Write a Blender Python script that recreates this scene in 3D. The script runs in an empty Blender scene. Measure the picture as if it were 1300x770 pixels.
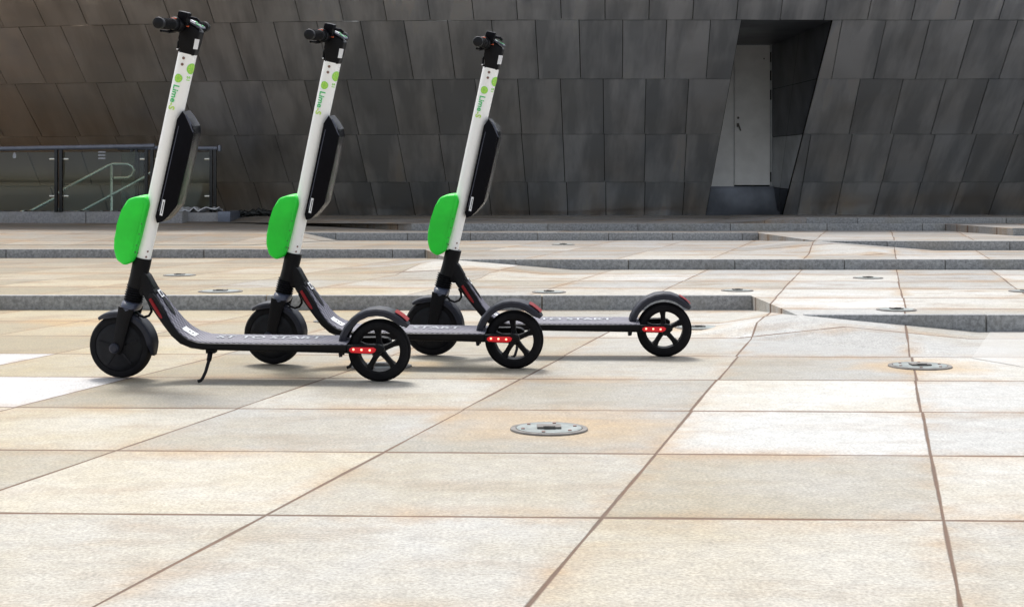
import bpy, bmesh, math, random
from mathutils import Vector, Matrix
R = math.radians
C = bpy.context.scene.collection
sc = bpy.context.scene
# ---------------------------------------------------------------- camera
F = 1850.0 / 1300.0            # focal length in picture widths
CAMZ = 0.6025
cd = bpy.data.cameras.new('camera'); cam = bpy.data.objects.new('camera', cd); C.objects.link(cam)
cd.sensor_width = 36; cd.lens = 36 * F; cd.clip_end = 2000; cd.clip_start = 0.05
cam.location = (0, 0, CAMZ); cam.rotation_euler = (R(90), 0, 0)
cd.shift_y = -(385 - 240) / 1300.0
sc.camera = cam
# ---------------------------------------------------------------- light
SUN_EL, SUN_AZ = 62, -14        # azimuth measured from +Y (behind the building) towards +X
w = bpy.data.worlds.new('World'); sc.world = w; w.use_nodes = True
nt = w.node_tree; nt.nodes.clear()
sky = nt.nodes.new('ShaderNodeTexSky'); sky.sky_type = 'NISHITA'; sky.sun_disc = False
sky.sun_elevation = R(SUN_EL); sky.sun_rotation = R(SUN_AZ); sky.air_density = 1.0; sky.dust_density = 3.0; sky.ozone_density = 1.0
hsv = nt.nodes.new('ShaderNodeHueSaturation'); hsv.inputs['Saturation'].default_value = 0.35
bg = nt.nodes.new('ShaderNodeBackground'); bg.inputs['Strength'].default_value = 0.135
wo = nt.nodes.new('ShaderNodeOutputWorld')
nt.links.new(sky.outputs[0], hsv.inputs['Color']); nt.links.new(hsv.outputs[0], bg.inputs[0]); nt.links.new(bg.outputs[0], wo.inputs[0])
sd = bpy.data.lights.new('sun', 'SUN'); sun = bpy.data.objects.new('sun', sd); C.objects.link(sun)
sd.energy = 1.7; sd.angle = R(13); sd.color = (1.0, 0.965, 0.91)
sdir = Vector((math.sin(R(SUN_AZ)) * math.cos(R(SUN_EL)), math.cos(R(SUN_AZ)) * math.cos(R(SUN_EL)), math.sin(R(SUN_EL))))
sun.rotation_euler = sdir.to_track_quat('Z', 'Y').to_euler(); sun.location = (0, 0, 12)
sc.view_settings.view_transform = 'Standard'; sc.view_settings.look = 'None'
sc.view_settings.exposure = 0.94; sc.view_settings.gamma = 1.0
sc.render.engine = 'CYCLES'
# ---------------------------------------------------------------- materials
class N:
    def __init__(s, name):
        s.m = bpy.data.materials.new(name); s.m.use_nodes = True
        s.t = s.m.node_tree; s.b = s.t.nodes['Principled BSDF']; s._o = None
    def n(s, typ, **kw):
        x = s.t.nodes.new('ShaderNode' + typ)
        for k, v in kw.items():
            if k.startswith('i_'): x.inputs[k[2:].replace('_', ' ')].default_value = v
            else: setattr(x, k, v)
        return x
    def l(s, a, b):
        if hasattr(a, 'outputs'): a = a.outputs[0]
        s.t.links.new(a, b)
    def obj(s):
        if not s._o: s._o = s.n('TexCoord')
        return s._o.outputs['Object']
    def math(s, op, a, b=None, c=None, clamp=False):
        x = s.n('Math', operation=op); x.use_clamp = clamp
        for i, v in enumerate((a, b, c)):
            if v is None: continue
            if isinstance(v, (int, float)): x.inputs[i].default_value = v
            else: s.l(v, x.inputs[i])
        return x.outputs[0]
    def mix(s, f, a, b, mode='MIX'):
        x = s.n('Mix', data_type='RGBA', blend_type=mode)
        for k, v in ((0, f), (6, a), (7, b)):
            if isinstance(v, (int, float)): x.inputs[k].default_value = v
            elif isinstance(v, tuple): x.inputs[k].default_value = v if len(v) == 4 else v + (1,)
            else: s.l(v, x.inputs[k])
        return x.outputs[2]
    def noise(s, scale, detail=4, rough=.55, vec=None, dim='3D'):
        x = s.n('TexNoise'); x.inputs['Scale'].default_value = scale; x.inputs['Detail'].default_value = detail
        x.inputs['Roughness'].default_value = rough; s.l(vec or s.obj(), x.inputs['Vector'])
        return x.outputs[0]
    def ramp(s, v, lo, hi, a=0., b=1.):
        x = s.n('MapRange'); x.inputs[1].default_value = lo; x.inputs[2].default_value = hi
        x.inputs[3].default_value = a; x.inputs[4].default_value = b; s.l(v, x.inputs[0]); return x.outputs[0]
    def bump(s, h, st=.3, dist=.002):
        x = s.n('Bump'); x.inputs['Strength'].default_value = st; x.inputs['Distance'].default_value = dist
        s.l(h, x.inputs['Height']); s.l(x, s.b.inputs['Normal'])

def plain(name, col, rough=.5, metal=0, nscale=60, var=.12, bump=.15, spec=.5, coat=0, emit=None, es=0, bd=.0006):
    k = N(name)
    nz = k.noise(nscale, 5)
    v = k.ramp(nz, .3, .7, 1 - var, 1 + var)
    c = k.n('Mix', data_type='RGBA', blend_type='MULTIPLY'); c.inputs[0].default_value = 1
    c.inputs[6].default_value = col + (1,); k.l(v, c.inputs[7]); k.l(c.outputs[2], k.b.inputs['Base Color'])
    rr = k.ramp(k.noise(nscale * .35, 3), .3, .7, rough * .85, min(1, rough * 1.2)); k.l(rr, k.b.inputs['Roughness'])
    k.b.inputs['Metallic'].default_value = metal; k.b.inputs['Specular IOR Level'].default_value = spec
    k.b.inputs['Coat Weight'].default_value = coat; k.b.inputs['Coat Roughness'].default_value = .08
    if bump: k.bump(k.noise(nscale * 6, 2), bump, bd)
    if emit: k.b.inputs['Emission Color'].default_value = emit + (1,); k.b.inputs['Emission Strength'].default_value = es
    return k.m

STAINS = [(1.385, 4.95, .30), (.137, 3.72, .42), (-.45, 4.96, .25), (.655, 6.3, .34), (-2.0, 6.6, .3)]
def paving(name, grey=0.0):
    k = N(name); sx = k.n('SeparateXYZ'); k.l(k.obj(), sx.inputs[0]); X, Y, Z = sx.outputs
    # wobble so that the joints are not ruler straight
    wb = k.ramp(k.noise(1.3, 2), .3, .7, -.0012, .0012)
    U = k.math('ADD', k.math('SUBTRACT', X, k.math('MULTIPLY', Y, .2524)), wb)
    V = k.math('ADD', k.math('ADD', Y, k.math('MULTIPLY', X, .035)), wb)
    vr = k.math('DIVIDE', k.math('SUBTRACT', V, 3.98), .65)
    vi = k.math('FLOOR', vr)
    # shift of the depth joints from row to row: small for most rows
    wn = k.n('TexWhiteNoise', noise_dimensions='1D'); k.l(vi, wn.inputs['W'])
    sh = k.math('MULTIPLY', k.math('SUBTRACT', wn.outputs[0], .5), .010)
    ur = k.math('DIVIDE', k.math('ADD', k.math('SUBTRACT', U, -1.14), sh), .626)
    ui = k.math('FLOOR', ur)
    cb = k.n('CombineXYZ'); k.l(ui, cb.inputs[0]); k.l(vi, cb.inputs[1])
    wt = k.n('TexWhiteNoise', noise_dimensions='3D'); k.l(cb.outputs[0], wt.inputs['Vector'])
    slab = wt.outputs[0]; scol = k.n('SeparateColor'); k.l(wt.outputs[1], scol.inputs[0])
    def dist(r, size):   # distance to the nearest joint in metres
        f = k.math('FRACT', r)
        return k.math('MULTIPLY', k.math('MINIMUM', f, k.math('SUBTRACT', 1., f)), size)
    du, dv = dist(ur, .626), dist(vr, .65)
    d = k.math('MINIMUM', du, k.math('MULTIPLY', dv, k.ramp(Y, 5, 8, .55, .32)))
    wid = k.ramp(k.noise(2.2, 3), .35, .65, .0024, .0058)
    joint = k.ramp(k.math('DIVIDE', d, wid), .55, 1.25, 1, 0)
    # stone colours
    big = k.noise(.55, 4, .6); mid = k.noise(3.2, 6, .65)
    st = k.n('Mapping'); k.l(k.obj(), st.inputs[0]); st.inputs['Scale'].default_value = (1.0, 2.2, 1)
    streak = k.noise(2.4, 5, .6, st.outputs[0])
    side = k.ramp(X, -2.8, 1.6, .46, -.16)
    tanf = k.ramp(k.math('ADD', k.math('ADD', k.math('MULTIPLY', big, .9), k.math('MULTIPLY', mid, .45)),
                  k.math('ADD', side, k.math('MULTIPLY', slab, .25))), .62, 1.12)
    pale = (.445, .445, .43); tan = (.345, .296, .200)
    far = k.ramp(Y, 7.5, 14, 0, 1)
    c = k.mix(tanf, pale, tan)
    c = k.mix(k.math('MULTIPLY', far, .75), c, (.21, .20, .195))  # greyer towards the wall, with the shade there put into the stone colour
    c = k.mix(k.math('MULTIPLY', k.ramp(streak, .52, .68), k.math('ADD', k.ramp(Y, 5.5, 7.8, .26, .62), k.ramp(X, -3, .5, .22, 0))), c, (.25, .18, .115))
    tint = k.ramp(scol.outputs[1], 0, 1, .74, 1.12)
    g = k.mix(1., c, tint, 'MULTIPLY')
    # three extra-bleached slabs at the left
    def eq(v, n): return k.math('COMPARE', v, float(n), .1)
    for (a, b) in ((-3, 0), (-4, 0), (-4, 1), (-5, 1), (-5, 0)):
        e = k.math('MULTIPLY', eq(ui, a), eq(vi, b))
        g = k.mix(k.math('MULTIPLY', e, .85), g, (.52, .52, .53))
    # rust halo beside the joints
    halo = k.math('MULTIPLY', k.ramp(d, .0, .07, 1, 0), k.ramp(k.noise(1.7, 5, .7), .44, .62))
    g = k.mix(k.math('MULTIPLY', halo, .68), g, (.34, .225, .12))
    for (x, y, r) in STAINS:
        dx = k.math('SUBTRACT', X, x); dy = k.math('MULTIPLY', k.math('SUBTRACT', Y, y), 1.2)
        dd = k.math('SQRT', k.math('ADD', k.math('MULTIPLY', dx, dx), k.math('MULTIPLY', dy, dy)))
        dd = k.math('ADD', dd, k.ramp(k.noise(5, 4), .3, .7, -.09, .09))
        g = k.mix(k.math('MULTIPLY', k.ramp(dd, .1, r, 1, 0), .55), g, (.42, .28, .13))
    # speckle, dirt, small pale marks
    fine = k.noise(140, 3, .7); g = k.mix(1., g, k.ramp(fine, .3, .7, .66, 1.25), 'MULTIPLY')
    med = k.noise(22, 5, .7); g = k.mix(1., g, k.ramp(med, .3, .7, .80, 1.12), 'MULTIPLY')
    spots = k.ramp(k.noise(9, 6, .75), .66, .78); g = k.mix(k.math('MULTIPLY', spots, .65), g, (.30, .26, .21))
    pit = k.n('TexVoronoi'); pit.inputs['Scale'].default_value = 34; pit.inputs['Randomness'].default_value = 1; k.l(k.obj(), pit.inputs['Vector'])
    pm = k.math('MULTIPLY', k.ramp(pit.outputs[0], .05, .16, 1, 0), k.ramp(k.noise(4, 3), .5, .6)); g = k.mix(k.math('MULTIPLY', pm, .5), g, (.16, .13, .10))
    g = k.mix(joint, g, k.mix(k.noise(3, 2), (.15, .075, .04), (.09, .07, .055)))
    if grey: g = k.mix(grey, g, (.45, .445, .43))
    k.l(g, k.b.inputs['Base Color'])
    k.l(k.ramp(med, .3, .7, .62, .85), k.b.inputs['Roughness']); k.b.inputs['Specular IOR Level'].default_value = .3
    h = k.math('SUBTRACT', k.math('MULTIPLY', fine, .5), k.math('MULTIPLY', joint, 2.5))
    k.bump(h, .5, .002)
    return k.m

def granite(name, col, dark):
    k = N(name)
    a = k.noise(55, 5, .75); b = k.noise(2.5, 5, .6); v = k.n('TexVoronoi'); v.inputs['Scale'].default_value = 170; k.l(k.obj(), v.inputs['Vector'])
    g = k.mix(k.ramp(a, .38, .62), dark, col)
    g = k.mix(k.ramp(b, .5, .7, 0, .45), g, (.25, .235, .19))
    rp = k.n('NewGeometry'); g = k.mix(1., g, k.ramp(rp.outputs['Random Per Island'], 0, 1, .86, 1.12), 'MULTIPLY')
    g = k.mix(k.ramp(v.outputs[0], .0, .25, .35, 0), g, (.09, .09, .1))
    k.l(g, k.b.inputs['Base Color']); k.b.inputs['Roughness'].default_value = .7
    k.bump(a, .4, .003); return k.m

def cladding_mat():
    k = N('blackened steel cladding')
    geo = k.n('NewGeometry'); rnd = geo.outputs['Random Per Island']
    mp = k.n('Mapping'); k.l(k.obj(), mp.inputs[0]); mp.inputs['Scale'].default_value = (1.6, .25, .35)
    off = k.n('CombineXYZ'); k.l(k.math('MULTIPLY', rnd, 37.), off.inputs[0]); k.l(off.outputs[0], mp.inputs['Location'])
    streak = k.noise(2.0, 4, .55, mp.outputs[0])
    cloud = k.noise(1.1, 5, .6)
    sx = k.n('SeparateXYZ'); k.l(k.obj(), sx.inputs[0])
    warm_reflection = k.ramp(sx.outputs[0], -7.0, -2.0, .85, 0)
    g = k.mix(k.ramp(streak, .42, .60), (.60, .635, .67), (.94, .97, 1.0))  # vertical reflection streaks painted into the steel colour
    g = k.mix(warm_reflection, g, (1.0, .78, .57))  # warm reflection at the left, painted into the panel colour
    g = k.mix(k.ramp(cloud, .45, .7, 0, .35), g, (.66, .66, .63))
    g = k.mix(1., g, k.ramp(rnd, 0, 1, .92, 1.07), 'MULTIPLY')
    k.l(g, k.b.inputs['Base Color']); k.b.inputs['Metallic'].default_value = .95
    k.l(k.ramp(k.noise(3.5, 5, .6), .3, .7, .28, .46), k.b.inputs['Roughness'])
    k.bump(k.noise(1.6, 3), .35, .012); return k.m

M = {}
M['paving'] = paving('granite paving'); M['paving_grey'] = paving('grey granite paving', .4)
M['kerb'] = granite('blue grey granite', (.33, .34, .345), (.17, .175, .18))
M['plinth'] = granite('pale grey granite', (.36, .36, .37), (.22, .22, .23))
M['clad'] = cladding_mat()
M['backing'] = plain('dark backing', (.012, .012, .012), .9)
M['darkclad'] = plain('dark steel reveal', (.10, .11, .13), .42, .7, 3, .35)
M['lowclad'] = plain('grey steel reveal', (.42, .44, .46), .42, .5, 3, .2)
M['door'] = plain('grey door paint', (.88, .885, .87), .45, .0, 5, .08)
M['doorframe'] = plain('grey frame paint', (.45, .47, .48), .4, .1, 8)
M['black'] = plain('black satin metal', (.0035, .0036, .0052), .45, .0, 40, .25, spec=.16)
M['blackplastic'] = plain('black plastic', (.008, .0085, .011), .5, 0, 50, .25, spec=.18)
M['rubber'] = plain('tyre rubber', (.006, .006, .0075), .75, 0, 45, .3, .4, spec=.18)
M['gloss'] = plain('glossy black plastic', (.004, .004, .006), .32, 0, 20, .2, .05, spec=.06)
M['guard'] = plain('dark grey plastic', (.013, .015, .025), .42, 0, 40, .2, spec=.3)
M['crown'] = plain('slate grey plastic', (.055, .062, .095), .4, 0, 40, .2)
M['white'] = plain('white gloss paint', (.90, .90, .87), .26, 0, 14, .035, .03, coat=.4)
def dirty_white():
    k = N('white gloss paint'); n1 = k.noise(7, 6, .7); n2 = k.noise(70, 4, .8)
    g = k.mix(k.math('MULTIPLY', k.ramp(n1, .55, .75), .22), (.93, .93, .91), (.66, .64, .59))
    g = k.mix(k.math('MULTIPLY', k.ramp(n2, .66, .74), .45), g, (.35, .33, .30))
    k.l(g, k.b.inputs['Base Color']); k.l(k.ramp(n1, .3, .7, .22, .5), k.b.inputs['Roughness']); k.b.inputs['Coat Weight'].default_value = .3; return k.m
M['white'] = dirty_white()
M['greenbox'] = plain('bright green plastic', (.010, .66, .035), .5, 0, 9, .16, .25, bd=.0012)
M['lime'] = plain('light green print', (.30, .72, .10), .4, 0, 60, .04, 0)
M['teal'] = plain('green print', (.06, .55, .16), .4, 0, 60, .04, 0)
M['yellowgreen'] = plain('yellow green print', (.50, .78, .10), .4, 0, 60, .04, 0)
M['red'] = plain('red reflector', (.24, .005, .008), .5, 0, 80, .1, .1, spec=.3)
M['redlens'] = plain('red lens', (.30, .004, .008), .35, 0, 80, .1, .1, emit=(1., .004, .02), es=.16)
M['led'] = plain('lit led', (.9, .3, .2), .3, 0, 80, .1, 0, emit=(1., .22, .14), es=2.6)
M['sticker'] = plain('white sticker', (.78, .79, .82), .4, 0, 60, .05, 0)
M['print'] = plain('dark print', (.05, .05, .06), .5, 0, 60, .05, 0)
M['greyprint'] = plain('pale grey print', (.36, .38, .41), .6, 0, 150, .4, 0)
M['orange'] = plain('orange plastic', (.75, .13, .05), .4)
M['bolt'] = plain('brown steel screw', (.22, .13, .11), .45, .5)
M['steel'] = plain('brushed stainless steel', (.55, .55, .50), .28, .95, 20, .1)
M['rail'] = plain('blue grey coated rail', (.16, .18, .23), .38, .3, 20, .15)
M['post'] = plain('black post paint', (.018, .02, .022), .4, .2)
M['lid'] = plain('weathered metal lid', (.20, .225, .22), .55, .2, 25, .3)
M['ring'] = plain('dark cast ring', (.16, .15, .14), .7, .1, 30, .3)
M['foil'] = plain('silvery plastic sheet', (.62, .64, .68), .25, .1, 20, .2, .3)
M['tarp'] = plain('black sheet', (.012, .014, .013), .45, 0, 12, .3)
def mat_rubbermat():
    k = N('ribbed grey deck rubber'); mp = k.n('Mapping'); k.l(k.obj(), mp.inputs[0]); mp.inputs['Scale'].default_value = (1, 1, 1)
    sx = k.n('SeparateXYZ'); k.l(k.obj(), sx.inputs[0])
    a = k.math('SINE', k.math('MULTIPLY', sx.outputs[0], 2 * math.pi / .018)); b = k.math('SINE', k.math('MULTIPLY', sx.outputs[1], 2 * math.pi / .020))
    h = k.ramp(k.math('MULTIPLY', a, b), -.5, .5)
    g = k.mix(h, (.055, .053, .075), (.165, .16, .205)); g = k.mix(1., g, k.ramp(k.noise(30, 4), .3, .7, .85, 1.15), 'MULTIPLY')
    k.l(g, k.b.inputs['Base Color']); k.b.inputs['Roughness'].default_value = .6; k.bump(h, .6, .0015); return k.m
M['mat'] = mat_rubbermat()
def mat_glass(name, col, rough=.0, alpha=None):
    k = N(name); k.b.inputs['Base Color'].default_value = col + (1,); k.b.inputs['Transmission Weight'].default_value = 1
    k.b.inputs['Roughness'].default_value = rough; k.b.inputs['IOR'].default_value = 1.45
    if alpha is not None: k.b.inputs['Alpha'].default_value = alpha
    return k.m
M['glass'] = mat_glass('greenish glass', (.62, .74, .69), .01)
M['film'] = mat_glass('clear plastic film', (.9, .95, .93), .2, .10)
# ---------------------------------------------------------------- mesh helpers
class B:
    def __init__(s): s.bm = bmesh.new(); s.mats = []; s.cur = 0
    def poly(s, pts):
        vs = [s.bm.verts.new(p) for p in pts]; f = s.bm.faces.new(vs); return f
    def box(s, c, size, bev=0, rot=None):
        r = bmesh.ops.create_cube(s.bm, size=1); vs = r['verts']
        m = Matrix.Translation(c) @ (rot.to_4x4() if rot else Matrix()) @ Matrix.Diagonal((*size, 1))
        bmesh.ops.transform(s.bm, matrix=m, verts=vs)
        if bev: s.bev(vs, bev)
        return s
    def bev(s, vs, bev, seg=2):
        es = list({e for v in vs for e in v.link_edges})
        bmesh.ops.bevel(s.bm, geom=es, offset=bev, segments=seg, affect='EDGES', profile=.6, clamp_overlap=True)
    def prism(s, pts, y0, y1, bev=0, seg=3):      # pts: (x, z) outline, extruded along y
        a = [s.bm.verts.new((x, y0, z)) for x, z in pts]; b = [s.bm.verts.new((x, y1, z)) for x, z in pts]
        s.bm.faces.new(a); s.bm.faces.new(b[::-1]); n = len(a)
        for i in range(n): s.bm.faces.new((a[i], b[i], b[(i + 1) % n], a[(i + 1) % n]))
        if bev:
            es = [e for e in {e for v in a + b for e in v.link_edges}]
            bmesh.ops.bevel(s.bm, geom=es, offset=bev, segments=seg, affect='EDGES', profile=.55, clamp_overlap=True)
        return s
    def loft(s, rings, cap=True, closed=True):
        rr = [[s.bm.verts.new(p) for p in r] for r in rings]; n = len(rr[0])
        for a, b in zip(rr, rr[1:]):
            for i in range(n if closed else n - 1):
                j = (i + 1) % n; s.bm.faces.new((a[i], a[j], b[j], b[i]))
        if cap and closed: s.bm.faces.new(rr[0][::-1]); s.bm.faces.new(rr[-1])
        return s
    def tube(s, path, rad, n=14, cap=True):
        path = [Vector(p) for p in path]; rads = rad if isinstance(rad, (list, tuple)) else [rad] * len(path)
        rings = []; up = None
        for i, p in enumerate(path):
            t = (path[min(i + 1, len(path) - 1)] - path[max(i - 1, 0)]).normalized()
            if up is None: up = t.orthogonal().normalized()
            up = (up - t * up.dot(t)).normalized(); q = t.cross(up)
            rings.append([p + (up * math.cos(2 * math.pi * k / n) + q * math.sin(2 * math.pi * k / n)) * rads[i] for k in range(n)])
        return s.loft(rings, cap)
    def lathe(s, prof, c, n=48):                  # prof: (radius, y) revolved round the y axis through c; closed loop
        rr = []
        for k in range(n):
            a = 2 * math.pi * k / n; rr.append([s.bm.verts.new((c[0] + r * math.cos(a), c[1] + y, c[2] + r * math.sin(a))) for r, y in prof])
        m = len(prof)
        for k in range(n):
            a, b = rr[k], rr[(k + 1) % n]
            for i in range(m):
                j = (i + 1) % m
                if prof[i][0] == 0 and prof[j][0] == 0: continue
                s.bm.faces.new((a[i], a[j], b[j], b[i]))
        return s
    def make(s, name, mat, parent=None, smooth=35):
        bmesh.ops.remove_doubles(s.bm, verts=s.bm.verts, dist=1e-6)
        bmesh.ops.recalc_face_normals(s.bm, faces=s.bm.faces)
        me = bpy.data.meshes.new(name); s.bm.to_mesh(me); s.bm.free()
        me.materials.append(mat)
        if smooth:
            me.shade_smooth(); me.set_sharp_from_angle(angle=R(smooth))
        o = bpy.data.objects.new(name, me); C.objects.link(o)
        if parent: o.parent = parent
        return o
def text_mesh(body, size, extrude=.0004):
    cu = bpy.data.curves.new('lettering', 'FONT'); cu.body = body; cu.size = size; cu.extrude = extrude; cu.align_x = 'LEFT'; cu.resolution_u = 3
    cu.offset = size * .018
    o = bpy.data.objects.new('lettering', cu); C.objects.link(o)
    bpy.context.view_layer.update(); dg = bpy.context.evaluated_depsgraph_get()
    me = bpy.data.meshes.new_from_object(o.evaluated_get(dg)); bpy.data.objects.remove(o); bpy.data.curves.remove(cu); return me
def fine_mesh(me, mx):
    bm = bmesh.new(); bm.from_mesh(me); bmesh.ops.triangulate(bm, faces=bm.faces)
    for _ in range(6):
        es = [e for e in bm.edges if e.calc_length() > mx]
        if not es: break
        bmesh.ops.subdivide_edges(bm, edges=es, cuts=1); bmesh.ops.triangulate(bm, faces=[f for f in bm.faces if len(f.verts) > 3])
    bm.to_mesh(me); bm.free()
def link_mesh(me, name, mat, parent):
    me.materials.clear(); me.materials.append(mat); o = bpy.data.objects.new(name, me); C.objects.link(o); o.parent = parent; return o
def empty(name, loc, label, cat, group=None, rot=(0, 0, 0)):
    o = bpy.data.objects.new(name, None); C.objects.link(o); o.location = loc; o.rotation_euler = rot; o.empty_display_size = .1
    return tag(o, label, cat, group)
def tag(o, label, cat, group=None, kind=None):
    o['label'] = label; o['category'] = cat
    if group: o['group'] = group
    if kind: o['kind'] = kind
    return o
def struct(o, label=None, cat=None):
    o['kind'] = 'structure'
    if label: o['label'] = label; o['category'] = cat
    return o
# ---------------------------------------------------------------- ground and terraces
zs = [0, .068, .132, .200, .264, .317]
b = B(); b.poly([(-150, -60, 0), (150, -60, 0), (150, 200, 0), (-150, 200, 0)])
struct(b.make('ground', M['paving'], smooth=0), 'broad stone paved plaza floor with rust brown joints under the scooters', 'ground')
def slab(name, pts, z, base, label):
    b = B(); top = [(x, y, z) for x, y in pts]; n = len(pts)
    b.poly(top)
    for i in range(n - 1):
        (x0, y0), (x1, y1) = pts[i], pts[i + 1]
        b.poly([(x0, y0, base), (x1, y1, base), (x1, y1, z), (x0, y0, z)])
    o = b.make(name, M['paving'], smooth=0); return struct(o, label, 'pavement')
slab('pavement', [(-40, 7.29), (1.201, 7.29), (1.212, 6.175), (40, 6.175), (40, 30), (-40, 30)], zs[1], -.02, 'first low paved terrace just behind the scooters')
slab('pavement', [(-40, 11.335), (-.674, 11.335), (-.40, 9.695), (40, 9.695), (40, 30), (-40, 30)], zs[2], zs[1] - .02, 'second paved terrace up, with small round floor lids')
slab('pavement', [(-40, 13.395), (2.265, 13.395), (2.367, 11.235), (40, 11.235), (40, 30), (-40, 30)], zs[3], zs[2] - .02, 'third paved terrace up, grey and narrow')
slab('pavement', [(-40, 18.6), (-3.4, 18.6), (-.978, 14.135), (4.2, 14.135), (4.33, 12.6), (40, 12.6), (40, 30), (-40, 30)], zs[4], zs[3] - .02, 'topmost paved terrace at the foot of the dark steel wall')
# ramps that take up the steps where they end
b = B()
def tri(*p): b.poly(p)
z0, z1, z2, z3, z4, z5 = zs
e = -.003
def fan(c, *p):
    for i in range(len(p) - 1): tri(p[i], p[i + 1], c)
fan((1.225, 6.168, z1 + .002), (1.20, 7.28, e), (.72, 6.05, e), (1.62, 5.25, e), (2.0, 6.158, e))
fan((-.388, 9.688, z2 + .002), (-.675, 11.33, z1 + e), (-1.10, 9.3, z1 + e), (.0, 8.55, z1 + e), (.45, 9.678, z1 + e))
fan((2.38, 11.228, z3 + .002), (2.264, 13.38, z2 + e), (1.75, 11.0, z2 + e), (2.7, 10.2, z2 + e), (3.3, 11.218, z2 + e))
q = (-1.918, 13.385, z3 + .002)
b.poly([(-40, 12.2, z2 + .003), (-2.2, 12.2, z2 + .003), q, (-40, 13.385, z3 + .002)]); tri((-2.2, 12.2, z2 + .003), (-1.59, 13.38, z2 + .003), q)
b.poly([(-40, 17.45, z3 + .003), (-3.4, 17.45, z3 + .003), (-3.4, 18.6, z4 + .003), (-40, 18.6, z4 + .003)])
tri((-3.4, 17.45, z3 + .003), (.38, 14.125, z3 + .003), (-.978, 14.125, z4 + .003)); tri((-3.4, 17.45, z3 + .003), (-.978, 14.125, z4 + .003), (-3.4, 18.6, z4 + .003))
b.poly([(2.9, 14.36, z5), (40, 14.36, z5), (40, 19.3, z4 + .002), (2.9, 19.3, z4 + .002)]); tri((2.1, 14.5, z4 + .002), (2.9, 14.36, z5), (2.9, 19.3, z4 + .002)); tri((2.1, 14.5, z4), (2.9, 14.36, z4), (2.9, 14.36, z5))
b.poly([(2.9, 14.36, z5), (2.9, 14.36, z4), (40, 14.36, z4), (40, 14.36, z5)])
struct(b.make('ramp', M['paving'], smooth=0), 'flat stone wedges sloping up where each step runs out', 'ramp')
b = B(); b.poly([(1.64, 5.20, .0012), (1.76, 4.86, .0012), (2.4, 3.1, .0012), (3.4, 3.1, .0012), (3.4, 6.155, .0012), (2.02, 6.155, .0012)])
struct(b.make('pavement', M['paving_grey'], smooth=0), 'grey stone band along the foot of the nearest step at right', 'pavement')
random.seed(5)
def kerb(x0, x1, D, zb, zt, step, off, label):
    b = B(); x = x0 + off
    cuts = [x0] + ([x] if off > .02 else [])
    while x + step < x1: x += step * random.uniform(.93, 1.07); cuts.append(min(x, x1))
    if cuts[-1] < x1 - .05: cuts.append(x1)
    cuts[-1] = x1
    for p, q in zip(cuts, cuts[1:]):
        if q - p < .03: continue
        j = random.uniform(-.002, .002)
        b.box(((p + q) / 2, D + .025 + j, (zb - .02 + zt + .004) / 2), (q - p - .006, .05, zt + .004 - zb + .02), .004)
    struct(b.make('kerb', M['kerb']), label, 'kerb')
kerb(-14, 1.201, 7.275, z0, z1, 1.35, .3, 'nearest grey granite step edge running behind the scooters')
kerb(1.236, 14, 6.16, z0, z1, 1.35, .77, 'grey granite step edge at the right nearest the camera')
kerb(-16, -.674, 11.32, z1, z2, 1.5, .5, 'thin grey step edge at left behind the nearest step')
kerb(-.375, 16, 9.68, z1, z2, .72, .4, 'long grey step edge crossing behind the rear wheels at right')
kerb(-1.918, 2.265, 13.38, z2, z3, .62, .3, 'blue grey step edge in the middle ending left of the door')
kerb(2.39, 16, 11.22, z2, z3, .95, .5, 'thin step edge tapering to the left under the door')
kerb(-.978, 4.2, 14.12, z3, z4, .9, .4, 'pale step edge below the steel wall ending right of the door')
kerb(4.33, 16, 12.59, z3, z4, .9, .4, 'short far step edge at the right border')
kerb(2.9, 16, 14.345, z4, z5, 1.45, .5, 'farthest kerb along the foot of the wall at right')
# ---------------------------------------------------------------- floor lids
def at(px, py, z, dz=0):
    D = 1850 * (CAMZ - z) / (py - 240); return ((px - 650) * D / 1850, D, z + dz)
def D_near(o): return o.location.y < 5.2
def lid(px, py, z, r, label):
    o = empty('floor_lid', at(px, py, z, .003), label, 'floor lid', 'round metal lids set into the paving')
    n = 36; b = B()
    def ring(prof):
        rr = [[b.bm.verts.new((r0 * math.cos(2 * math.pi * k / n), r0 * math.sin(2 * math.pi * k / n), h)) for r0, h in prof] for k in range(n)]
        for k in range(n):
            for i in range(len(prof) - 1): b.bm.faces.new((rr[k][i], rr[k][i + 1], rr[(k + 1) % n][i + 1], rr[(k + 1) % n][i]))
    ring([(r, -.002), (r * .985, .0015), (r * .86, .002), (r * .845, -.002)])
    b.make('frame', M['ring'], o)
    b = B()
    rr = [b.bm.verts.new((r * .84 * math.cos(2 * math.pi * k / n), r * .84 * math.sin(2 * math.pi * k / n), .0025)) for k in range(n)]
    b.bm.faces.new(rr); b.make('lid', M['lid'], o)
    b = B(); b.box((0, 0, .006), (r * .62, r * .5, .005), .002); b.box((0, -.02, .009), (r * .3, r * .16, .004), .001)
    b.make('handle', M['ring'], o)
    if D_near(o):
        for k in range(6):
            a = k * math.pi / 3 + .3; b = B(); b.box((r * .70 * math.cos(a), r * .70 * math.sin(a), .0035), (.009, .009, .003), .001); b.make('bolt', M['bolt'], o)
    return o
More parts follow.
